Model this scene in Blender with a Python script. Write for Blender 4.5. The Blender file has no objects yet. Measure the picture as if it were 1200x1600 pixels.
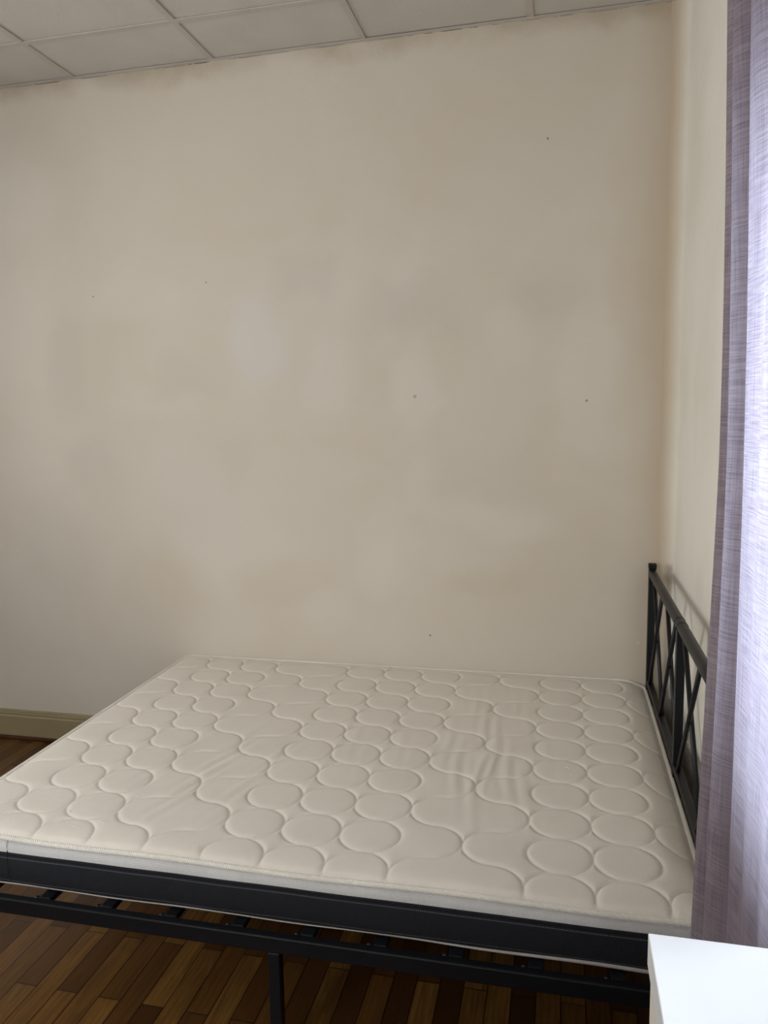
import bpy, bmesh, math, random
import numpy as np
from mathutils import Vector, Matrix, noise
random.seed(7)
S = bpy.context.scene
C = S.collection

# ------------------------------------------------------------------ camera
CAM = Vector((-0.411, -2.9784, 1.4914)); YAW, PIT, ROL, F = 0.2282, -0.1296, -0.0188, 1196.8
fwd = Vector((-math.sin(YAW)*math.cos(PIT), math.cos(YAW)*math.cos(PIT), math.sin(PIT)))
rgt = Vector((math.cos(YAW), math.sin(YAW), 0)); upv = rgt.cross(fwd)
r2 = rgt*math.cos(ROL) + upv*math.sin(ROL); u2 = upv*math.cos(ROL) - rgt*math.sin(ROL)
cd = bpy.data.cameras.new('camera'); cam = bpy.data.objects.new('camera', cd); C.objects.link(cam)
M = Matrix((r2, u2, -fwd)).transposed().to_4x4(); M.translation = CAM
cam.matrix_world = M
cd.sensor_fit = 'VERTICAL'; cd.sensor_height = 36; cd.lens = F/1600*36; cd.clip_start = 0.02
S.camera = cam

# ------------------------------------------------------------------ light and exposure
S.view_settings.view_transform = 'Standard'; S.view_settings.look = 'None'
S.view_settings.gamma = 1; S.view_settings.use_curve_mapping = False
S.view_settings.exposure = 0.0
w = bpy.data.worlds.new('sky'); S.world = w; w.use_nodes = True
bg = w.node_tree.nodes['Background']; bg.inputs[0].default_value = (0.78, 0.87, 1.0, 1); bg.inputs[1].default_value = 1.6

def area(name, loc, direction, sx, sy, power, color):
    l = bpy.data.lights.new(name, 'AREA'); l.shape = 'RECTANGLE'; l.size = sx; l.size_y = sy
    l.energy = power; l.color = color
    o = bpy.data.objects.new(name, l); C.objects.link(o); o.location = loc
    o.rotation_euler = Vector(direction).to_track_quat('-Z', 'Y').to_euler()
    return o
area('daylight_side_window', (0.42, -2.30, 1.43), (-1, 0, -0.15), 1.3, 1.08, 50, (0.80, 0.90, 1.0))
area('daylight_front_window', (-1.75, -3.82, 1.75), (0, 1, -0.1), .7, 1.1, 40, (1.0, 0.97, 0.92))
area('daylight_left_window', (-4.62, -1.75, 1.7), (1, 0, -0.08), 1.3, 1.4, 72, (1.0, 0.98, 0.95))

# ------------------------------------------------------------------ helpers
def link(name, me, mat=None, parent=None, smooth=None):
    o = bpy.data.objects.new(name, me); C.objects.link(o)
    if mat: me.materials.append(mat)
    if parent: o.parent = parent
    if smooth: me.shade_smooth()
    return o
def frombm(name, bm, mat=None, parent=None, smooth=False):
    bmesh.ops.recalc_face_normals(bm, faces=bm.faces)
    me = bpy.data.meshes.new(name); bm.to_mesh(me); bm.free()
    return link(name, me, mat, parent, smooth)
def box(bm, x0, x1, y0, y1, z0, z1, bev=0):
    t = bmesh.new()
    bmesh.ops.create_cube(t, size=1)
    for v in t.verts:
        v.co = Vector(((x0+x1)/2+v.co.x*(x1-x0), (y0+y1)/2+v.co.y*(y1-y0), (z0+z1)/2+v.co.z*(z1-z0)))
    if bev:
        bmesh.ops.bevel(t, geom=list(t.edges), offset=bev, segments=2, affect='EDGES', profile=0.5)
    me = bpy.data.meshes.new('t'); t.to_mesh(me); t.free(); bm.from_mesh(me); bpy.data.meshes.remove(me)
def boxes(name, lst, mat, parent=None, bev=0):
    bm = bmesh.new()
    for b in lst: box(bm, *b, bev=bev)
    return frombm(name, bm, mat, parent)
def tube(bm, pts, rad, n=10, closed=False, cap=True):
    pts = [Vector(p) for p in pts]; rings = []; N = len(pts)
    up = Vector((0, 0, 1))
    for i, p in enumerate(pts):
        if closed: d = pts[(i+1) % N] - pts[i-1]
        else: d = pts[min(i+1, N-1)] - pts[max(i-1, 0)]
        d.normalize()
        a = d.cross(up)
        if a.length < 0.02: a = d.cross(Vector((0, 1, 0)))
        a.normalize(); b = a.cross(d)
        r = rad(i) if callable(rad) else rad
        rings.append([bm.verts.new(p + a*r*math.cos(2*math.pi*k/n) + b*r*math.sin(2*math.pi*k/n)) for k in range(n)])
    for i in range(N if closed else N-1):
        A, B = rings[i], rings[(i+1) % N]
        for k in range(n): bm.faces.new((A[k], A[(k+1) % n], B[(k+1) % n], B[k]))
    if not closed and cap:
        bm.faces.new(rings[0][::-1]); bm.faces.new(rings[-1])
def bar(bm, a, b, w_, h_, up=(1, 0, 0), bev=0.0015):
    """square tube between a and b"""
    a, b = Vector(a), Vector(b); d = (b-a); L = d.length; d.normalize()
    u = Vector(up); s = d.cross(u).normalized(); u = s.cross(d)
    t = bmesh.new(); bmesh.ops.create_cube(t, size=1)
    for v in t.verts:
        v.co = (a+b)/2 + d*v.co.x*L + s*v.co.y*w_ + u*v.co.z*h_
    bmesh.ops.bevel(t, geom=list(t.edges), offset=bev, segments=2, affect='EDGES', profile=0.5)
    me = bpy.data.meshes.new('t'); t.to_mesh(me); t.free(); bm.from_mesh(me); bpy.data.meshes.remove(me)
def struct(o): o['kind'] = 'structure'; return o
def thing(name, label, cat, loc=(0, 0, 0), group=None):
    o = bpy.data.objects.new(name, None); C.objects.link(o); o.location = loc; o.empty_display_size = .1
    o['label'] = label; o['category'] = cat
    if group: o['group'] = group
    bpy.context.view_layer.update()
    return o
def put(o, root):
    """parent a part built in world coordinates to a thing's empty"""
    o.parent = root; o.matrix_parent_inverse = root.matrix_world.inverted(); return o
def srgb(r, g, b):
    f = lambda c: (c/255/12.92) if c/255 <= .04045 else ((c/255+.055)/1.055)**2.4
    return (f(r), f(g), f(b), 1)

class NT:
    def __init__(s, name):
        s.m = bpy.data.materials.new(name); s.m.use_nodes = True; s.t = s.m.node_tree; s.t.nodes.clear()
        s.out = s.n('ShaderNodeOutputMaterial')
    def n(s, typ, **kw):
        nd = s.t.nodes.new(typ)
        for k, v in kw.items(): setattr(nd, k, v)
        return nd
    def l(s, a, b): s.t.links.new(a, b)
    def setv(s, sock, v):
        if hasattr(v, 'is_linked') or isinstance(v, bpy.types.NodeSocket): s.l(v, sock)
        else: sock.default_value = v
    def math(s, op, a, b=None, c=None, clamp=False):
        nd = s.n('ShaderNodeMath', operation=op); nd.use_clamp = clamp
        for i, v in enumerate((a, b, c)):
            if v is not None: s.setv(nd.inputs[i], v)
        return nd.outputs[0]
    def pos(s): return s.n('ShaderNodeNewGeometry').outputs['Position']
    def obj(s): return s.n('ShaderNodeTexCoord').outputs['Object']
    def xyz(s, v):
        nd = s.n('ShaderNodeSeparateXYZ'); s.l(v, nd.inputs[0]); return nd.outputs
    def noise(s, vec, scale, detail=4, rough=.5, dist=0):
        nd = s.n('ShaderNodeTexNoise'); s.l(vec, nd.inputs['Vector'])
        nd.inputs['Scale'].default_value = scale; nd.inputs['Detail'].default_value = detail
        nd.inputs['Roughness'].default_value = rough; nd.inputs['Distortion'].default_value = dist
        return nd.outputs
    def mapping(s, vec, loc=(0, 0, 0), rot=(0, 0, 0), scale=(1, 1, 1)):
        nd = s.n('ShaderNodeMapping'); s.l(vec, nd.inputs[0])
        nd.inputs[1].default_value = loc; nd.inputs[2].default_value = rot; nd.inputs[3].default_value = scale
        return nd.outputs[0]
    def ramp(s, v, a, b, o0=0., o1=1., smooth=True):
        nd = s.n('ShaderNodeMapRange'); nd.interpolation_type = 'SMOOTHSTEP' if smooth else 'LINEAR'
        s.setv(nd.inputs[0], v)
        for i, x in enumerate((a, b, o0, o1)): nd.inputs[i+1].default_value = x
        return nd.outputs[0]
    def mix(s, f, a, b, typ='MIX'):
        nd = s.n('ShaderNodeMix', data_type='RGBA', blend_type=typ)
        s.setv(nd.inputs[0], f); s.setv(nd.inputs[6], a); s.setv(nd.inputs[7], b)
        return nd.outputs[2]
    def bsdf(s, color, rough=.5, spec=.5, metal=0, normal=None, sheen=0, coat=0):
        p = s.n('ShaderNodeBsdfPrincipled'); s.setv(p.inputs['Base Color'], color); s.setv(p.inputs['Roughness'], rough)
        p.inputs['Specular IOR Level'].default_value = spec; p.inputs['Metallic'].default_value = metal
        if sheen: p.inputs['Sheen Weight'].default_value = sheen
        if coat: p.inputs['Coat Weight'].default_value = coat; p.inputs['Coat Roughness'].default_value = .25
        if normal is not None: s.l(normal, p.inputs['Normal'])
        s.l(p.outputs[0], s.out.inputs[0]); return p
    def bump(s, h, dist, strength=1.):
        nd = s.n('ShaderNodeBump'); nd.inputs['Strength'].default_value = strength; nd.inputs['Distance'].default_value = dist
        s.l(h, nd.inputs['Height']); return nd.outputs[0]

# ------------------------------------------------------------------ materials
H = 2.87
def m_wall(plain=False, corner=False):
    k = NT('plaster_paint_plain' if plain else 'plaster_paint'); P = k.pos(); X = k.xyz(P)
    col = k.mix(0.0, srgb(196, 189, 177), srgb(196, 189, 177))
    col = k.n('ShaderNodeRGB'); col.outputs[0].default_value = srgb(226, 223, 214) if plain else srgb(205, 197, 185); col = col.outputs[0]  # plain version is paler: the right wall's stronger light put into its colour
    wob = k.noise(P, 3.2, 4, .55)[1]
    wv = k.n('ShaderNodeVectorMath', operation='MULTIPLY_ADD'); k.l(wob, wv.inputs[0]); wv.inputs[1].default_value = (.28, .28, .28)
    k.l(P, wv.inputs[2]); WP = wv.outputs[0]
    def blob(col, cx, cz, rx, rz, c, amt, soft=.45, shape='e'):
        m = k.mapping(WP, loc=(-(cx+.14)/rx, 0, -(cz+.14)/rz), scale=(1/rx, 0, 1/rz))
        if shape == 'e':
            ln = k.n('ShaderNodeVectorMath', operation='LENGTH'); k.l(m, ln.inputs[0]); d = ln.outputs['Value']
        else:
            q = k.xyz(m); a = k.math('ABSOLUTE', q[0]); b = k.math('ABSOLUTE', q[2]); d = k.math('MAXIMUM', a, b)
        f = k.ramp(d, 1.0, 1-soft, 0, amt)
        return k.mix(f, col, c)
    light = srgb(214, 207, 199); tan = srgb(196, 184, 163); grey = srgb(190, 183, 174); cool = srgb(210, 207, 206)
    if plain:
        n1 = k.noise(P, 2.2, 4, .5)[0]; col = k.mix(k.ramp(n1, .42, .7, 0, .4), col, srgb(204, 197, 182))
        
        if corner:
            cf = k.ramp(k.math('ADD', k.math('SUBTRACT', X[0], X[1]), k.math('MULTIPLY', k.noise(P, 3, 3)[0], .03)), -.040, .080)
            col = k.mix(cf, srgb(190, 176, 155), col)  # back wall's brown fades into the right wall's painted-in brightness round the curve
        fine = k.noise(P, 140, 3, .6)[0]; h = k.math('ADD', k.math('MULTIPLY', fine, .25), k.math('MULTIPLY', k.noise(P, 7, 4)[0], 3))
        k.bsdf(col, .7, .25, normal=k.bump(h, .0016, .7)); return k.m
    # patchy repainting: pale and tan clouds
    n1 = k.noise(P, 1.7, 5, .55, .4)[0]; col = k.mix(k.ramp(n1, .42, .68, 0, .28), col, tan)
    n2 = k.noise(k.mapping(P, loc=(3.1, 7, 1)), 1.3, 4, .5, .3)[0]; col = k.mix(k.ramp(n2, .48, .72, 0, .35), col, light)
    for b in [(-1.62, 1.78, .16, .24, cool, .7), (-2.15, 1.98, .3, .16, light, .5), (-.97, 1.56, .13, .26, light, .75), (-.32, 1.68, .2, .3, light, .7),
              (-.30, 1.42, .15, .16, light, .5), (-1.33, 1.65, .16, .22, light, .55), (-.62, 1.75, .12, .16, light, .45), (-2.1, 1.55, .3, .12, light, .35),
              (-1.42, 2.02, .20, .12, grey, .6, .5, 'r'), (-.98, 1.88, .22, .16, grey, .65, .4, 'r'), (-1.95, 1.65, .22, .14, grey, .45, .35, 'r'),
              (-2.5, 1.75, .14, .32, grey, .5), (-1.9, 1.2, .3, .35, grey, .4, .4, 'r'), (-.65, 1.25, .3, .16, grey, .35, .4, 'r'), (-2.4, 1.3, .2, .18, grey, .45),
              (-.65, 1.05, .35, .1, light, .5), (-1.1, .95, .15, .3, light, .4), (-.68, .84, .28, .09, tan, .6), (-1.5, .78, .35, .16, tan, .45),
              (-2.1, .75, .3, .25, tan, .4), (-1.35, .66, .2, .12, light, .45), (-.95, 1.18, .1, .2, light, .3), (-.45, 1.9, .2, .12, grey, .4),
              (-.15, 2.0, .14, .7, tan, .5), (-2.6, .9, .25, .4, grey, .4)]:
        b = list(b); b[5] *= .62
        if len(b) < 7: b.append(.7)
        if len(b) == 8: b[6] = .75; b[5] *= .8
        col = blob(col, *b)
    for (cx, cz, rr, c) in [(-.47, 2.46, .0045, srgb(90, 75, 60)), (-.97, 1.55, .008, srgb(168, 156, 140)), (-.32, 1.52, .005, srgb(120, 108, 92)), (-.92, .59, .0045, srgb(85, 70, 55)),
                            (-2.35, 2.0, .004, srgb(120, 105, 85)), (-1.83, 2.03, .004, srgb(120, 105, 85)), (-.115, .60, .006, srgb(225, 215, 200))]:
        m = k.mapping(P, loc=(-cx/rr, 0, -cz/rr), scale=(1/rr, 0, 1/rr)); ln = k.n('ShaderNodeVectorMath', operation='LENGTH'); k.l(m, ln.inputs[0])
        col = k.mix(k.ramp(ln.outputs['Value'], 1.1, .6, 0, .8), col, c)
    # brown damp band under the ceiling; browner tone towards the right corner
    zz = k.math('ADD', X[2], k.math('MULTIPLY', k.noise(k.mapping(P, scale=(1, 1, 1)), 4.5, 5, .6)[0], .20))
    up = k.ramp(zz, H+.015, H+.115, 0, .5)
    n3 = k.noise(P, 2.6, 3, .5)[0]
    up = k.math('MULTIPLY', up, k.ramp(n3, .3, .6, .45, 1))
    col = k.mix(up, col, srgb(150, 132, 105))
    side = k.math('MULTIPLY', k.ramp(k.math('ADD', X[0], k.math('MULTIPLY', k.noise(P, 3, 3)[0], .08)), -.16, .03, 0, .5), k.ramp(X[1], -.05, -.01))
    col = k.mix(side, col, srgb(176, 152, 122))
    ck = k.math('MULTIPLY', k.ramp(X[2], H-.0052, H-.0044), k.ramp(k.noise(k.mapping(P, scale=(1, 1, 0)), 9, 3, .6)[0], .47, .52))
    col = k.mix(ck, col, srgb(50, 38, 26))
    # fine roller texture and grime specks
    fine = k.noise(P, 140, 3, .6)[0]
    sp = k.noise(P, 21, 2, .5)[0]; col = k.mix(k.ramp(sp, .79, .83, 0, .3), col, srgb(120, 105, 85))
    h = k.math('ADD', k.math('MULTIPLY', fine, .25), k.math('MULTIPLY', k.noise(P, 7, 4)[0], 3))
    k.bsdf(col, .75, .25, normal=k.bump(h, .0016, .7)); return k.m
def m_simple(name, color, rough=.5, spec=.5, metal=0, bumpscale=0, bumpd=.0005, var=0, coat=0):
    k = NT(name); P = k.pos(); col = color
    if var:
        n = k.noise(P, 6, 4)[0]; col = k.mix(k.ramp(n, .3, .7, 0, 1), tuple(c*(1-var) for c in color[:3])+(1,), tuple(min(1, c*(1+var)) for c in color[:3])+(1,))
    nm = k.bump(k.noise(P, bumpscale, 3)[0], bumpd) if bumpscale else None
    k.bsdf(col, rough, spec, metal, nm, coat=coat); return k.m
def m_floor():
    k = NT('oak_parquet'); P = k.pos()
    # planks run along Y, 61 mm wide, 445 mm long, half-offset joints
    v = k.mapping(P, loc=(-.060, .0, 0))
    X = k.xyz(P)
    cb = k.n('ShaderNodeCombineXYZ'); k.l(k.math('ADD', X[1], 1.3865+.445*8), cb.inputs[0]); k.l(k.math('ADD', X[0], 1.873+.0615*60), cb.inputs[1])
    br = k.n('ShaderNodeTexBrick'); k.l(cb.outputs[0], br.inputs[0])
    br.offset = .5; br.inputs['Scale'].default_value = 1; br.inputs['Brick Width'].default_value = .445; br.inputs['Row Height'].default_value = .0615
    br.inputs['Mortar Size'].default_value = .0013; br.inputs['Mortar Smooth'].default_value = .1; br.inputs['Bias'].default_value = 0
    br.inputs['Color1'].default_value = (0, 0, 0, 1); br.inputs['Color2'].default_value = (1, 1, 1, 1); br.inputs['Mortar'].default_value = (.5, .5, .5, 1)
    t = k.xyz(br.outputs[0])[0]
    cr = k.n('ShaderNodeValToRGB'); k.l(t, cr.inputs[0]); e = cr.color_ramp.elements
    e[0].position = 0; e[0].color = srgb(62, 38, 17); e[1].position = 1; e[1].color = srgb(130, 94, 46)
    a = cr.color_ramp.elements.new(.3); a.color = srgb(82, 53, 24); a = cr.color_ramp.elements.new(.62); a.color = srgb(102, 69, 32)
    # grain, different on every plank
    off = k.n('ShaderNodeCombineXYZ'); k.l(k.math('MULTIPLY', t, 37), off.inputs[0]); k.l(k.math('MULTIPLY', t, 91), off.inputs[1])
    va = k.n('ShaderNodeVectorMath', operation='ADD'); k.l(k.mapping(P, scale=(34, 3.2, 1)), va.inputs[0]); k.l(off.outputs[0], va.inputs[1])
    g = k.noise(va.outputs[0], 1.6, 6, .62, 1.1)[0]
    wv = k.n('ShaderNodeTexWave', wave_type='BANDS', bands_direction='X'); k.l(va.outputs[0], wv.inputs[0])
    wv.inputs['Scale'].default_value = .55; wv.inputs['Distortion'].default_value = 7; wv.inputs['Detail'].default_value = 3; wv.inputs['Detail Scale'].default_value = .8
    col = k.mix(k.ramp(g, .35, .7, 0, .55), cr.outputs[0], srgb(64, 38, 17))
    col = k.mix(k.math('MULTIPLY', wv.outputs[0], .22), col, srgb(54, 30, 13))
    kn = k.noise(k.mapping(P, scale=(9, 5, 1)), 1.1, 2, .5)[0]; col = k.mix(k.ramp(kn, .76, .80, 0, .6), col, srgb(50, 28, 14))
    col = k.mix(br.outputs['Fac'], col, srgb(22, 12, 7))
    h = k.math('SUBTRACT', k.math('MULTIPLY', g, .3), k.math('MULTIPLY', br.outputs['Fac'], 2.5))
    k.bsdf(col, k.ramp(g, .2, .8, .28, .42), .5, normal=k.bump(h, .0006, .6)); return k.m
def m_knit(name, color, scale=1., depth=.0005, rough=.85, sheen=.1, spec=.2, diag=True, var=.06):
    """small ribbed knit following world axes"""
    k = NT(name); P = k.pos(); X = k.xyz(P)
    if diag: t = k.math('ADD', k.math('ADD', X[0], X[1]), k.math('MULTIPLY', X[2], .8))
    else: t = k.math('ADD', X[0], k.math('MULTIPLY', X[2], 0))
    s1 = k.math('SINE', k.math('MULTIPLY', t, 2300/scale))
    t2 = k.math('SUBTRACT', k.math('ADD', X[0], X[1]), k.math('MULTIPLY', X[2], 1.1)) if diag else X[1]
    s2 = k.math('SINE', k.math('MULTIPLY', t2, 2300/scale))
    h = k.math('MULTIPLY', s1, s2) if diag != 'rib' else s1
    n = k.noise(P, 9, 4)[0]
    dk = tuple(c*(1-var) for c in color[:3])+(1,)
    col = k.mix(k.ramp(n, .35, .65), dk, color)
    col = k.mix(k.ramp(h, -1, -.2, .22, 0), col, tuple(c*.6 for c in color[:3])+(1,))
    k.bsdf(col, rough, spec, normal=k.bump(h, depth, .8), sheen=sheen); return k.m
def m_darkband():
    k = NT('charcoal_mesh_border'); P = k.pos(); X = k.xyz(P); S_ = 1150
    a = k.math('SINE', k.math('MULTIPLY', k.math('ADD', k.math('ADD', X[0], X[1]), X[2]), S_))
    b = k.math('SINE', k.math('MULTIPLY', k.math('SUBTRACT', k.math('ADD', X[0], X[1]), X[2]), S_))
    h = k.math('MULTIPLY', a, b)
    col = k.mix(k.ramp(h, .0, .8, 0, 1), srgb(20, 22, 27), srgb(44, 47, 55))
    # top-stitching: dotted line just below the seam
    st = k.math('MULTIPLY', k.ramp(k.math('ABSOLUTE', k.math('SUBTRACT', X[2], .3985)), .0014, .0006),
                k.ramp(k.math('SINE', k.math('MULTIPLY', k.math('ADD', X[0], X[1]), 1400)), -.2, .2))
    st2 = k.math('MULTIPLY', k.ramp(k.math('ABSOLUTE', k.math('SUBTRACT', X[2], .337)), .0014, .0006),
                 k.ramp(k.math('SINE', k.math('MULTIPLY', k.math('ADD', X[0], X[1]), 1400)), -.2, .2))
    col = k.mix(k.math('MULTIPLY', k.math('ADD', st, st2), .5), col, srgb(150, 150, 155))
    k.bsdf(col, .75, .25, normal=k.bump(h, .0006, .8)); return k.m
def m_curtain():
    k = NT('lavender_linen_weave'); uv = k.n('ShaderNodeUVMap').outputs[0]
    U = k.xyz(uv)   # u: cloth width in m, v: height in m
    def stretch(a, b):
        cs = k.n('ShaderNodeCombineXYZ'); k.l(k.math('MULTIPLY', U[0], a), cs.inputs[0]); k.l(k.math('MULTIPLY', U[1], b), cs.inputs[1])
        return k.noise(cs.outputs[0], 1, 2, .6)[0]
    wob = k.math('MULTIPLY', k.noise(uv, 30, 2)[0], 4)
    s1 = k.math('SINE', k.math('ADD', k.math('MULTIPLY', U[1], 2*math.pi/.0024), wob))
    s2 = k.math('SINE', k.math('ADD', k.math('MULTIPLY', U[0], 2*math.pi/.0024), wob))
    h = k.math('ADD', k.math('MULTIPLY', stretch(14, 420), .62), k.math('MULTIPLY', stretch(400, 9), .38))
    h = k.math('ADD', h, k.math('ADD', k.math('MULTIPLY', s1, .035), k.math('MULTIPLY', s2, .02)))
    f = k.ramp(h, .34, .66)
    col = k.mix(f, srgb(132, 121, 125), srgb(164, 152, 156))
    tcol = k.mix(f, srgb(203, 199, 212), srgb(242, 239, 248))
    nm = k.bump(h, .0015, .7)
    d = k.n('ShaderNodeBsdfDiffuse'); k.l(col, d.inputs[0]); k.l(nm, d.inputs['Normal'])
    t = k.n('ShaderNodeBsdfTranslucent'); k.l(tcol, t.inputs[0])
    mx = k.n('ShaderNodeMixShader'); mx.inputs[0].default_value = .6; k.l(d.outputs[0], mx.inputs[1]); k.l(t.outputs[0], mx.inputs[2])
    tr = k.n('ShaderNodeBsdfTransparent')
    mx2 = k.n('ShaderNodeMixShader'); k.l(k.ramp(h, .42, .3, .0, .25), mx2.inputs[0]); k.l(mx.outputs[0], mx2.inputs[1]); k.l(tr.outputs[0], mx2.inputs[2])
    k.l(mx2.outputs[0], k.out.inputs[0]); return k.m
def m_glass():
    k = NT('window_glass'); t = k.n('ShaderNodeBsdfTransparent'); g = k.n('ShaderNodeBsdfGlossy'); g.inputs['Roughness'].default_value = .02
    fr = k.n('ShaderNodeFresnel'); fr.inputs[0].default_value = 1.45
    mx = k.n('ShaderNodeMixShader'); k.l(fr.outputs[0], mx.inputs[0]); k.l(t.outputs[0], mx.inputs[1]); k.l(g.outputs[0], mx.inputs[2])
    k.l(mx.outputs[0], k.out.inputs[0]); return k.m

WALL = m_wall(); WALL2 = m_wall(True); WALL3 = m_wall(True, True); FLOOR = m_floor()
TILE = m_simple('ceiling_tile', srgb(196, 191, 184), .9, .1, bumpscale=180, bumpd=.0008, var=.03)
TBAR = m_simple('ceiling_grid_bar', srgb(184, 177, 168), .5, .4, var=.05)
BASE = m_simple('olive_beige_gloss_paint', srgb(150, 138, 106), .4, .5, bumpscale=12, bumpd=.002, var=.05)
DWOOD = m_simple('dark_wood_bead', srgb(70, 38, 20), .4, .5, var=.2)
BLACK = m_simple('black_powder_coated_steel', srgb(8, 11, 18), .42, .35, bumpscale=900, bumpd=.0002)
STEEL = m_simple('zinc_bolt', srgb(60, 62, 66), .45, .5, metal=1)
WTOP = m_knit('cream_quilted_knit', srgb(222, 216, 206), 1.6, .00035, diag=False, var=.03)
WBAND = m_knit('white_diagonal_knit', srgb(226, 226, 226), 2.6, .0008)
PIPE = m_knit('cream_ribbed_piping', srgb(243, 238, 229), 2.2, .0009, diag='rib')
DBAND = m_darkband()
UNDER = m_simple('pale_grey_underside_cloth', srgb(165, 160, 155), .9, .1, bumpscale=300, bumpd=.0005)
TABLE = m_simple('white_laminate', srgb(246, 247, 248), .28, .5, var=.01)
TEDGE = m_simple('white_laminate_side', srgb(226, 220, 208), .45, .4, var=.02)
PVC = m_simple('white_window_frame', srgb(232, 232, 230), .35, .5)
CURT = m_curtain(); GLASS = m_glass()
LINT = m_simple('white_lint', srgb(240, 238, 232), .9, .1)

# ------------------------------------------------------------------ room shell
XL, YF = -4.3, -3.45
struct(boxes('floor', [(XL-.15, .35, YF-.3, .15, -.1, 0)], FLOOR))
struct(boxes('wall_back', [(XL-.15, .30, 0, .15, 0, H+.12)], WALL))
LY0, LY1, LZ0, LZ1 = -2.45, -1.05, .95, 2.45
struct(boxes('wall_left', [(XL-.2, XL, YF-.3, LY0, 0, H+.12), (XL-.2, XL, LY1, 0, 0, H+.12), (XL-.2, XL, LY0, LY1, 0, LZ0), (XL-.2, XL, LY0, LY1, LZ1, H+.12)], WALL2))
# hand-rounded plaster in the corner behind the headboard
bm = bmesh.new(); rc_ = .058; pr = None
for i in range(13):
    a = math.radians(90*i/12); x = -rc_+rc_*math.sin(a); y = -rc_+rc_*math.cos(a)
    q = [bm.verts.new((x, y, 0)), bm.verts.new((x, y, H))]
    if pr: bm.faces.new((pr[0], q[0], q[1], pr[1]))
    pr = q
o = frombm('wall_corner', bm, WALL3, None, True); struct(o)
WY0, WY1, WZ0, WZ1 = -2.95, -1.65, .88, 1.98       # opening in the right wall
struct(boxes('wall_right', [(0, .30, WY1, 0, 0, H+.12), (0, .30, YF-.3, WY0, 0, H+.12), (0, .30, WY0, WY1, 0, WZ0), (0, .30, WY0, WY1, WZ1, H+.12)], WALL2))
FX0, FX1, FZ0, FZ1 = -2.2, -1.3, 1.0, 2.45       # opening in the wall behind the camera
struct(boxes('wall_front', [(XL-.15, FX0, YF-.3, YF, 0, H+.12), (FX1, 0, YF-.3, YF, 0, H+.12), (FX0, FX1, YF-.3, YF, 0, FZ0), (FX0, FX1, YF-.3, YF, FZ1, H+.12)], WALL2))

# suspended ceiling: panels slightly above the bars
TP, T0, TY = .6128, -2.3721, -.3099
struct(boxes('ceiling', [(XL-.15, .30, YF-.3, .15, H+.12, H+.2)], TILE))
bm = bmesh.new(); xs = [T0+TP*k for k in range(-4, 5)]; xs = [XL] + [x for x in xs if XL < x < 0] + [0]
ys = [TY-TP*k for k in range(0, 6)]; ys = [0] + [y for y in ys if YF < y < 0] + [YF]
for i in range(len(xs)-1):
    for j in range(len(ys)-1):
        a, b = xs[i]+.004, xs[i+1]-.004; c, d = ys[j+1]+.004, ys[j]-.004
        dz = random.uniform(0, .0015)
        box(bm, a, b, c, d, H+.003+dz, H+.018)
o = frombm('ceiling_panels', bm, TILE); o.name = 'ceiling.001'; struct(o)
bm = bmesh.new()
for x in xs[1:-1]: box(bm, x-.012, x+.012, YF, 0, H-.0005, H+.0025)
for y in ys[1:-1]: box(bm, XL, 0, y-.012, y+.012, H-.001, H+.0029)
struct(frombm('trim_1', bm, TBAR))
# wall angle around the edge, a little uneven
bm = bmesh.new(); prev = None
n = 90
for i in range(n+1):
    x = XL + (-XL)*i/n; dz = .0022*noise.noise(Vector((x*3.1, 0, 4)))
    q = [bm.verts.new(p) for p in ((x, -.014, H+.001), (x, -.014, H-.002+dz), (x, -.004, H-.0025+dz), (x, -.002, H-.0035+dz), (x, .001, H-.0038+dz))]
    if prev:
        for k in range(4): bm.faces.new((prev[k], prev[k+1], q[k+1], q[k]))
    prev = q
struct(frombm('trim_2', bm, TBAR))
struct(boxes('trim_3', [(-.022, 0, YF, 0, H-.0015, H+.001), (-.003, 0, YF, 0, H-.014, H)], TBAR))

# skirting board: lower board, stepped moulding, dark bead on the floor
def skirting(name, axis, L0, L1, base, sgn):
    prof = [(.0, .136), (.005, .1345), (.009, .130), (.0095, .124), (.013, .121), (.0135, .116), (.0115, .1135), (.0145, .111), (.018, .106), (.0185, .018), (.018, .0), (0, 0)]
    bm = bmesh.new(); n = 60; prev = None
    for i in range(n+1):
        t = L0 + (L1-L0)*i/n
        j = .0015*noise.noise(Vector((t*9, 1, 2)))
        q = []
        for k, (d, z) in enumerate(prof):
            zz = z + (j if z > .1 else 0)
            q.append(bm.verts.new((t, base+sgn*d, zz) if axis == 'x' else (base+sgn*d, t, zz)))
        if prev:
            for k in range(len(prof)-1): bm.faces.new((prev[k], prev[k+1], q[k+1], q[k]))
        prev = q
    return struct(frombm(name, bm, BASE))
skirting('baseboard_back', 'x', XL, 0, 0, -1)
skirting('baseboard_right', 'y', YF, 0, 0, -1)
skirting('baseboard_left', 'y', YF, 0, XL, 1)
struct(boxes('trim_4', [(XL, 0, -.034, -.018, 0, .016)], DWOOD, bev=.004))

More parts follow.
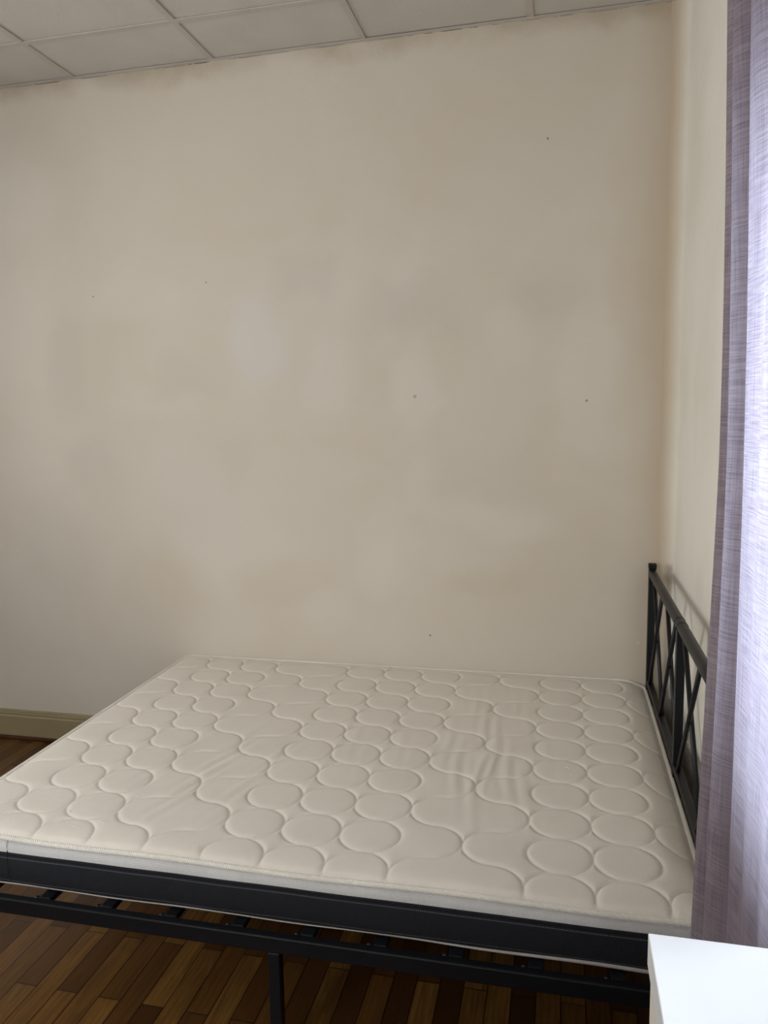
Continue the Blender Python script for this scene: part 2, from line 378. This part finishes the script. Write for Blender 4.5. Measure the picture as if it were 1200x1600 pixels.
# windows
def window(name, axis, a0, a1, z0, z1, d, n=2):
    fr = .06; lst = []; panes = []
    def bx(u0, u1, v0, v1, t0, t1):
        return (t0, t1, u0, u1, v0, v1) if axis == 'y' else (u0, u1, t0, t1, v0, v1)
    lst += [bx(a0, a1, z0, z0+fr, d-.03, d+.03), bx(a0, a1, z1-fr, z1, d-.03, d+.03), bx(a0, a0+fr, z0+fr, z1-fr, d-.03, d+.03), bx(a1-fr, a1, z0+fr, z1-fr, d-.03, d+.03)]
    m = (a0+a1)/2; lst.append(bx(m-.045, m+.045, z0+fr, z1-fr, d-.035, d+.035))
    o = boxes(name, lst, PVC, bev=.004); struct(o)
    for u0, u1 in ((a0+fr, m-.045), (m+.045, a1-fr)):
        boxes('pane', [bx(u0, u1, z0+fr, z1-fr, d-.003, d+.003)], GLASS, o)
    return o
window('window_1', 'y', WY0, WY1, WZ0, WZ1, .12)
window('window_2', 'x', FX0, FX1, FZ0, FZ1, YF-.15)
window('window_3', 'y', LY0, LY1, LZ0, LZ1, XL-.12)

# ------------------------------------------------------------------ bed frame
GY0, GY1 = -1.492, -.030        # outer faces of the side rails
HX = -.0765                     # headboard plane
FXE = -2.02                     # foot end
bed = thing('bed_frame', 'black steel bed frame with criss-cross headboard against the right wall, under the mattress', 'bed frame', (-1.03, -.76, 0))
RZ0, RZ1 = .283, .322
def part(name, bm, mat, root, smooth=False): return put(frombm(name, bm, mat, None, smooth), root)
for y0, y1 in ((GY0, GY0+.022), (GY1-.022, GY1)):
    bm = bmesh.new(); box(bm, FXE, HX-.012, y0, y1, RZ0, RZ1, bev=.003); part('side_rail', bm, BLACK, bed)
bm = bmesh.new(); box(bm, FXE-.022, FXE, GY0, GY1, RZ0, RZ1, bev=.003); part('foot_rail', bm, BLACK, bed)
bm = bmesh.new(); box(bm, HX-.034, HX-.013, GY0+.022, GY1-.022, RZ0, RZ1, bev=.003); part('head_rail', bm, BLACK, bed)
bm = bmesh.new(); box(bm, FXE, HX-.036, -.78, -.74, RZ0-.012, RZ1-.018, bev=.003); part('centre_beam', bm, BLACK, bed)
sx = [-1.638+.1695*k for k in range(-2, 10)]
for x in sx:
    if not (FXE+.03 < x < HX-.06): continue
    bm = bmesh.new(); box(bm, x-.016, x+.016, GY0+.024, GY1-.024, RZ1-.016, RZ1-.001, bev=.003)
    s = part('slat', bm, BLACK, bed)
    bm = bmesh.new()
    bmesh.ops.create_uvsphere(bm, u_segments=12, v_segments=6, radius=.006, matrix=Matrix.Translation((x-.024, GY0+.028, RZ1-.004)) @ Matrix.Diagonal((1, 1, .6, 1)))
    b = frombm('bolt', bm, STEEL, None, True); b.parent = s; b.matrix_parent_inverse = s.matrix_parent_inverse.inverted() @ Matrix() if False else Matrix()
    b.matrix_parent_inverse = (bed.matrix_world @ s.matrix_parent_inverse @ s.matrix_basis).inverted()
for (x, y) in ((-1.033, GY0+.013), (-1.033, GY1-.013), (FXE-.011, GY0+.013), (FXE-.011, GY1-.013), (-1.033, -.76)):
    bm = bmesh.new(); box(bm, x-.0145, x+.0145, y-.0125, y+.0125, .012, RZ0 + (-.013 if y == -.76 else 0), bev=.003); L_ = part('leg', bm, BLACK, bed)
    bm = bmesh.new(); box(bm, x-.017, x+.017, y-.015, y+.015, 0, .016, bev=.003)
    f = frombm('foot_cap', bm, BLACK, None); f.parent = L_; f.matrix_parent_inverse = (bed.matrix_world @ L_.matrix_parent_inverse @ L_.matrix_basis).inverted()
hb = part('headboard', (lambda b: (box(b, HX-.0125, HX+.0125, GY1-.026, GY1-.001, 0, .908, bev=.002), b)[1])(bmesh.new()), BLACK, bed)
def sub(name, bm, mat=BLACK, smooth=False):
    o = frombm(name, bm, mat, None, smooth); o.parent = hb
    o.matrix_parent_inverse = (bed.matrix_world @ hb.matrix_parent_inverse @ hb.matrix_basis).inverted(); return o
bm = bmesh.new(); box(bm, HX-.0125, HX+.0125, GY0+.001, GY0+.026, 0, .908, bev=.002); sub('post', bm)
for y in (GY1-.0135, GY0+.0135):
    bm = bmesh.new(); box(bm, HX-.014, HX+.014, y-.014, y+.014, .898, .918, bev=.003); sub('post_cap', bm)
MY = -.752
bm = bmesh.new(); box(bm, HX-.012, HX+.012, MY-.014, MY+.014, .300, .868, bev=.002); sub('centre_post', bm)
TZ, BZ = .882, .462
bm = bmesh.new(); tube(bm, [(HX, GY1-.025, TZ), (HX, (GY1+MY)/2, TZ), (HX, MY, TZ), (HX, (GY0+MY)/2, TZ), (HX, GY0+.025, TZ)], .0155, 16); sub('top_rail', bm, smooth=True)
for dy in (-.028, .028):
    bm = bmesh.new(); tube(bm, [(HX, MY+dy-.0018, TZ), (HX, MY+dy+.0018, TZ)], .0166, 16); sub('rail_joint', bm, BLACK, True)
bm = bmesh.new(); box(bm, HX-.011, HX+.011, GY0+.025, GY1-.025, BZ-.012, BZ+.012, bev=.003); sub('lower_rail', bm)
edges = [GY1-.03, MY+.02, MY-.02, GY0+.03]
for a, b in ((edges[0], edges[1]), (edges[2], edges[3])):
    m = (a+b)/2
    for p, q in ((a-.015, m-.0), (m+.03, a-.03), (m-.035, b+.0), (b+.045, m-.0)):
        bm = bmesh.new(); tube(bm, [(HX+(.004 if p > q else -.004), p, TZ-.013), (HX+(.004 if p > q else -.004), q, BZ+.009)], .0068, 10); sub('strut', bm, smooth=True)
        
# ------------------------------------------------------------------ mattress
MX0, MX1, MY0, MY1 = -1.990, -.094, -1.443, -.012
mat_t = thing('mattress', 'large white quilted mattress with charcoal side band, bare and without bedding, on the black frame', 'mattress', (-1.04, -.73, .325))
# quilting field: columns of ellipses, snaking arcs between them
A_, B_ = .0756, .0717
NX, NY = 760, 576
gx = np.linspace(MX0, MX1, NX); gy = np.linspace(MY0, MY1, NY)
X, Y = np.meshgrid(gx, gy)
XB, YB = -.177, -1.2705
def kx(x): return (XB - x)/.1512
K = np.floor(kx(X)).astype(int); J = np.round((Y-YB)/.1435).astype(int)
wave_cols = {-1, 2, 3, 7, 8, 11, 12}
best = np.full(X.shape, 9.)
for dk in (-1, 0, 1):
    for dj in (-1, 0, 1):
        k = K+dk; j = J+dj
        xc = XB - .1512*(k+.5); yc = YB + .1435*j
        u = (X-xc)/A_; v = (Y-yc)/B_
        r = np.sqrt(u*u+v*v); d = np.abs(r-1)*.073
        wv = np.isin(k, list(wave_cols))
        # boundary k sits on the ellipse's +X side, boundary k+1 on its -X side; a node is active when (k+j) is odd
        act = ((k + j) % 2) != 0
        side = np.where(act, 1., -1.)
        vis = (u*side) >= 0
        dend = np.sqrt(u*u + (np.abs(v)-1)**2)*.073
        d = np.where(wv, np.where(vis, d, dend), d)
        best = np.minimum(best, d)
h = .0040*(1-np.exp(-(best/.0052)**1.3)) + .0012*np.sin(np.clip(best/.06, 0, 1)*math.pi/2)
# creases running across in the looser waves, and soft unevenness
def hashn(x, y, s, seed):
    out = np.zeros_like(x)
    rs = np.random.RandomState(seed)
    for q in range(7):
        a = rs.uniform(0, 6.28); f = s*rs.uniform(.6, 1.5); p = rs.uniform(0, 6.28)
        out += np.sin(f*(x*math.cos(a)+y*math.sin(a))+p)
    return out/7
soft = hashn(X, Y, 9, 3)*.0018
def bump2(cx, cy, rx, ry): return np.exp(-((X-cx)/rx)**2-((Y-cy)/ry)**2)
mask = 1.0*bump2(-.60, -.85, .15, .30) + .9*bump2(-1.40, -1.10, .22, .30) + .35*bump2(-1.0, -.75, .25, .25) + .4*bump2(-.63, -.45, .12, .25)
tilt = X + np.where(X < -1.1, -.35, .05)*(Y+1.1)
cre = np.sin(tilt*128 + .8*np.sin(Y*5) + 2.2*hashn(X, Y, 14, 5)) * (.5+.5*np.sin(tilt*41+Y*9))
h += mask*cre*.0017 + soft
for (cx, amp, wd) in ((-.622, .003, .012), (-.590, .0022, .009)):
    line = cx + .02*np.sin((Y+.8)*6)
    h += amp*np.exp(-((X-line)/wd)**2)*np.exp(-((Y+.88)/.14)**2)
# crowned edge
E_ = np.minimum(np.minimum(X-MX0, MX1-X), np.minimum(Y-MY0, MY1-Y))
ed = 1-np.exp(-(E_/.022))
lift = lambda x, y: .009*np.clip((-1.45-x)/.4, 0, 1)**1.5*np.clip((-1.25-y)/.15, 0, 1) + .0025*np.sin(x*9+1.0)*np.clip((-1.2-y)/.2, 0, 1)
Z = .4495 + h*np.clip(E_/.018, 0, 1) + .0105*ed + lift(X, Y) - .020*np.exp(-((X-MX1)/.06)**2)*np.clip((Y+1.42)/.2, 0, 1) - .003*np.exp(-((Y-MY1)/.06)**2)
# round the plan corners
RC = .026
PX, PY = X.copy(), Y.copy()
for cx, cy, sx_, sy_ in ((MX0+RC, MY0+RC, -1, -1), (MX0+RC, MY1-RC, -1, 1), (MX1-RC, MY0+RC, 1, -1), (MX1-RC, MY1-RC, 1, 1)):
    dx = (X-cx)*sx_; dy = (Y-cy)*sy_; m = (dx > 0) & (dy > 0)
    mxd = np.maximum(dx, dy); rr = np.sqrt(dx*dx+dy*dy)+1e-9
    PX = np.where(m, cx+sx_*dx/rr*mxd, PX); PY = np.where(m, cy+sy_*dy/rr*mxd, PY)
co = np.stack([PX, PY, Z], -1).reshape(-1, 3).astype(np.float32)
idx = np.arange(NX*NY).reshape(NY, NX)
fc = np.stack([idx[:-1, :-1], idx[:-1, 1:], idx[1:, 1:], idx[1:, :-1]], -1).reshape(-1, 4)
me = bpy.data.meshes.new('quilted_top'); me.vertices.add(len(co)); me.vertices.foreach_set('co', co.ravel())
me.loops.add(fc.size); me.loops.foreach_set('vertex_index', fc.ravel().astype(np.int32))
me.polygons.add(len(fc)); me.polygons.foreach_set('loop_start', np.arange(0, fc.size, 4, dtype=np.int32))
me.update(calc_edges=True); me.validate(); me.shade_smooth()
top = link('quilted_top', me, WTOP); put(top, mat_t)

def outline(off, n=900, rc=RC):
    """rounded rectangle, evenly sampled, offset outwards by off"""
    pts = []; x0, x1, y0, y1 = MX0-off, MX1+off, MY0-off, MY1+off; r = max(.005, rc+off)
    segs = [((x0+r, y0), (x1-r, y0)), ((x1-r, y0+r), -90), ((x1, y0+r), (x1, y1-r)), ((x1-r, y1-r), 0), ((x1-r, y1), (x0+r, y1)), ((x0+r, y1-r), 90), ((x0, y1-r), (x0, y0+r)), ((x0+r, y0+r), 180)]
    for a, b in segs:
        if isinstance(b, tuple):
            L = math.dist(a, b); m = max(2, int(L/.008))
            for i in range(m): t = i/m; pts.append((a[0]+(b[0]-a[0])*t, a[1]+(b[1]-a[1])*t))
        else:
            for i in range(10):
                t = math.radians(b + 9*i); pts.append((a[0]+r*math.cos(t), a[1]+r*math.sin(t)))
    return pts
def sweep(name, prof, mat, zf=None):
    """prof: list of (offset, z)"""
    bm = bmesh.new(); rings = []
    for off, z in prof:
        pts = outline(off if abs(off) > 1e-9 else 1e-9)
        rings.append([bm.verts.new((x, y, z + (zf(x, y, z) if zf else 0))) for x, y in pts])
    # all outlines share the same sample counts
    m = min(len(r) for r in rings)
    for A, B in zip(rings[:-1], rings[1:]):
        for k in range(m): bm.faces.new((A[k], A[(k+1) % m], B[(k+1) % m], B[k]))
    return bm
def outline_fix():
    """outlines of slightly different size must have equal counts: sample by parameter instead"""
    base = outline(1e-9); out = []
    for i, (x, y) in enumerate(base):
        xa, ya = base[i-1]; xb, yb = base[(i+1) % len(base)]
        tx, ty = xb-xa, yb-ya; L = math.hypot(tx, ty); out.append((x, y, ty/L, -tx/L))
    return out
OUT = outline_fix()
def wave(x, y): return float(-.020*math.exp(-((x-MX1)/.04)**2)*max(0, min(1, (y+1.42)/.2)) + .009*max(0, min(1, (-1.45-x)/.4))**1.5*max(0, min(1, (-1.25-y)/.15)) + .0025*math.sin(x*9+1.0)*max(0, min(1, (-1.2-y)/.2)))
def band(name, prof, mat, follow=1., parent=mat_t, wob=.0015, smooth=True):
    bm = bmesh.new(); prev = None
    rings = []
    for i, (x, y, nx, ny) in enumerate(OUT):
        ring = []
        for q, (off, z, fl) in enumerate(prof):
            o_ = off + wob*noise.noise(Vector((x*5, y*5, z*20)))*1.5
            ring.append(bm.verts.new((x+nx*o_, y+ny*o_, z + fl*wave(x, y))))
        rings.append(ring)
    for i in range(len(rings)):
        A, B = rings[i], rings[(i+1) % len(rings)]
        for k in range(len(prof)-1): bm.faces.new((A[k], B[k], B[k+1], A[k+1]))
    return part(name, bm, mat, parent, smooth)
band('white_side_band', [(-.014, .449, 1), (-.014, .443, 1), (-.009, .437, .8), (-.003, .430, .4), (-.0015, .420, .1), (-.004, .4105, 0)], WBAND)
band('charcoal_border', [(-.004, .411, 0), (-.0015, .409, 0), (-.001, .406, 0), (-.003, .4045, 0), (-.0005, .401, 0), (.0015, .390, 0), (.003, .370, 0), (.002, .347, 0), (-.001, .334, 0), (-.004, .3275, 0)], DBAND)
# piping: fat ribbed cord round the top edge
bm = bmesh.new(); tube(bm, [(x+nx*.0035, y+ny*.0035, .4500 + wave(x, y)) for x, y, nx, ny in OUT], .0064, 10, closed=True); part('piping', bm, PIPE, mat_t, True)
bm = bmesh.new()
def rbot(i): 
    x, y = OUT[i][:2]; return .0016 + .0034*max(0, min(1, (x+.75)/.5))*(1 if y < -1.2 else 0)
tube(bm, [(x-nx*.003, y-ny*.003,   .3272 + (.0016*math.sin(x*14) if y < -1.3 else 0)) for x, y, nx, ny in OUT], rbot, 8, closed=True); part('bottom_piping', bm, UNDER, mat_t, True)
bm = bmesh.new(); vs = [bm.verts.new((x-nx*.004, y-ny*.004, .3245)) for x, y, nx, ny in OUT]; bm.faces.new(vs); part('underside', bm, UNDER, mat_t)
# vertical seam of the cover near the foot
bm = bmesh.new(); sxm = -1.757
tube(bm, [(sxm, MY0+.0075, .449), (sxm, MY0+.0015, .432), (sxm, MY0+.0025, .414)], .0016, 8); part('seam', bm, WBAND, mat_t, True)
bm = bmesh.new(); tube(bm, [(sxm, MY0+.0025, .413), (sxm, MY0-.0018, .395), (sxm+.001, MY0-.003, .370), (sxm+.002, MY0-.002, .350), (sxm+.006, MY0+.003, .333)], .0016, 8)
part('seam', bm, DBAND, mat_t, True)

# lint on the mattress
def zat(x, y):
    i = int(round((x-MX0)/(MX1-MX0)*(NX-1))); j = int(round((y-MY0)/(MY1-MY0)*(NY-1))); return float(Z[j, i])
def px_plane(px, py, z):
    d = fwd*1 + r2*((px-600)/F) - u2*((py-800)/F); t = (z-CAM.z)/d.z; p = CAM + d*t; return p.x, p.y
lint = [(-1.664, -1.323, .013), (-1.553, -1.35, .013), (-1.61, -1.39, .010), (-1.52, -1.22, .018), (-1.57, -.93, .014), (-1.42, -1.12, .010), (-1.19, -1.29, .011), (-1.14, -1.33, .012),
        (-.377, -.83, .010), (-.51, -.80, .008), (-.12, -1.15, .010), (-1.25, -1.40, .009)]
LL = ['white lint fluff on the quilted circle nearest the lower left mattress corner', 'white lint thread on the second quilted circle from the lower left corner',
      'short white lint thread beside the near left edge piping, below the quilted circles', 'largest white lint tuft, pinched between circle and wave near the left side of the mattress',
      'white lint curl beside the paired circles, furthest from the near mattress edge', 'short white lint thread in the left wavy quilting, above the creases',
      'looped white lint thread at the left of the lowest central quilted circle', 'white lint thread on the right half of the lowest left circle of the central group',
      'white lint speck on a quilted circle in the right pair of columns', 'tiny lint speck in the creased wave quilting right of centre',
      'white lint dot near the headboard beside the right column of circles', 'white lint bit on a half circle at the near edge, left of centre']
for i, (x, y, s) in enumerate(lint):
    bm = bmesh.new(); pts = []; a = random.uniform(0, 6.28); z0 = max(zat(x+ddx, y+ddy) for ddx in (-.006, 0, .006) for ddy in (-.006, 0, .006))
    for q in range(9):
        t = q/8*s*1.6; a += random.uniform(-.9, .9)
        pts.append((0, 0, 0) if q == 0 else (pts[-1][0]+math.cos(a)*s*.22, pts[-1][1]+math.sin(a)*s*.22, .0008*math.sin(q)))
    tube(bm, pts, .0007, 6)
    o = frombm('lint_thread', bm, LINT, None, True); o.location = (x, y, z0+.0006)
    o['label'] = LL[i]; o['category'] = 'lint'; o['group'] = 'lint threads on the mattress'

# ------------------------------------------------------------------ curtain
bm = bmesh.new(); uvl = bm.loops.layers.uv.new('UVMap')
CZ1, CZ0 = 2.80, .05; NS, NZ = 150, 70
grid = []
for iz in range(NZ+1):
    z = CZ1 + (CZ0-CZ1)*iz/NZ; t = iz/NZ
    row = []; u = 0; pp = None
    for k in range(NS+1):
        s = k/NS                       # 0 = edge nearest the bed
        y = -1.502 - s*.54
        ph = (y+1.510)/.112
        # edge hem turns towards the wall, then folds
        amp = .021 + .004*math.sin(3*z)
        if s > .26: amp *= 1-.85*min(1, max(0, (2.5-z)/.9))*min(1, (s-.26)/.18)
        f = math.cos(2*math.pi*ph)
        x = -.131 - .004*max(0, z-1.4) - amp*(abs(f)**.8*(1 if f > 0 else -1)) + .010*math.sin(z*1.3+s*4) 
        if s < .05: x = x + (1-s/.05)**2*.012
        x -= .010*max(0, (1.4-z))*(1-s)
        y += .006*math.sin(z*2.1+s*9)*min(1, s*6)*(1-s)
        if pp: u += math.hypot(x-pp[0], y-pp[1])
        pp = (x, y); row.append((bm.verts.new((x, y, z)), (u, z)))
    grid.append(row)
for iz in range(NZ):
    for k in range(NS):
        q = [grid[iz][k], grid[iz][k+1], grid[iz+1][k+1], grid[iz+1][k]]
        f = bm.faces.new([a[0] for a in q])
        for lp, a in zip(f.loops, q): lp[uvl].uv = a[1]
cu = frombm('curtain', bm, CURT, None, True)
md = cu.modifiers.new('thickness', 'SOLIDIFY'); md.thickness = .0012
cu['label'] = 'lavender grey woven curtain hanging in folds in front of the right wall'; cu['category'] = 'curtain'
rod = thing('curtain_rod', 'white curtain rod fixed above the window, carrying the lavender curtain', 'curtain rod', (-.128, -2.2, 2.80))
bm = bmesh.new(); tube(bm, [(-.128, -1.40, 2.81), (-.128, -3.10, 2.81)], .011, 14); part('rod', bm, PVC, rod, True)
for y in (-1.44, -3.05):
    bm = bmesh.new(); box(bm, -.128, 0, y-.008, y+.008, 2.802, 2.818, bev=.002); part('bracket', bm, PVC, rod)

# ------------------------------------------------------------------ white cabinet under the window
TX0, TX1, TY1, TY0, TZ1 = -.300, -.0, -2.0625, -2.72, .85
cab = thing('cabinet', 'white laminate cabinet with a thick top standing beside the curtain at the lower right', 'cabinet', (-.15, -2.3, 0))
bm = bmesh.new(); box(bm, TX0, TX1-.03, TY0, TY1, TZ1-.042, TZ1, bev=.0012); part('worktop', bm, TABLE, cab)
bm = bmesh.new(); box(bm, TX0+.004, TX1-.034, TY1-.022, TY1-.002, .0, TZ1-.043, bev=.001); part('side_panel', bm, TEDGE, cab)
bm = bmesh.new(); box(bm, TX0+.004, TX1-.034, TY0+.002, TY0+.022, .0, TZ1-.043, bev=.001); part('side_panel', bm, TEDGE, cab)
bm = bmesh.new(); box(bm, TX0+.024, TX1-.034, TY0+.023, TY1-.023, .06, TZ1-.045); part('carcass', bm, TEDGE, cab)
bm = bmesh.new(); box(bm, TX0+.004, TX0+.022, TY0+.025, TY1-.025, .08, TZ1-.048, bev=.001); part('door', bm, TEDGE, cab)
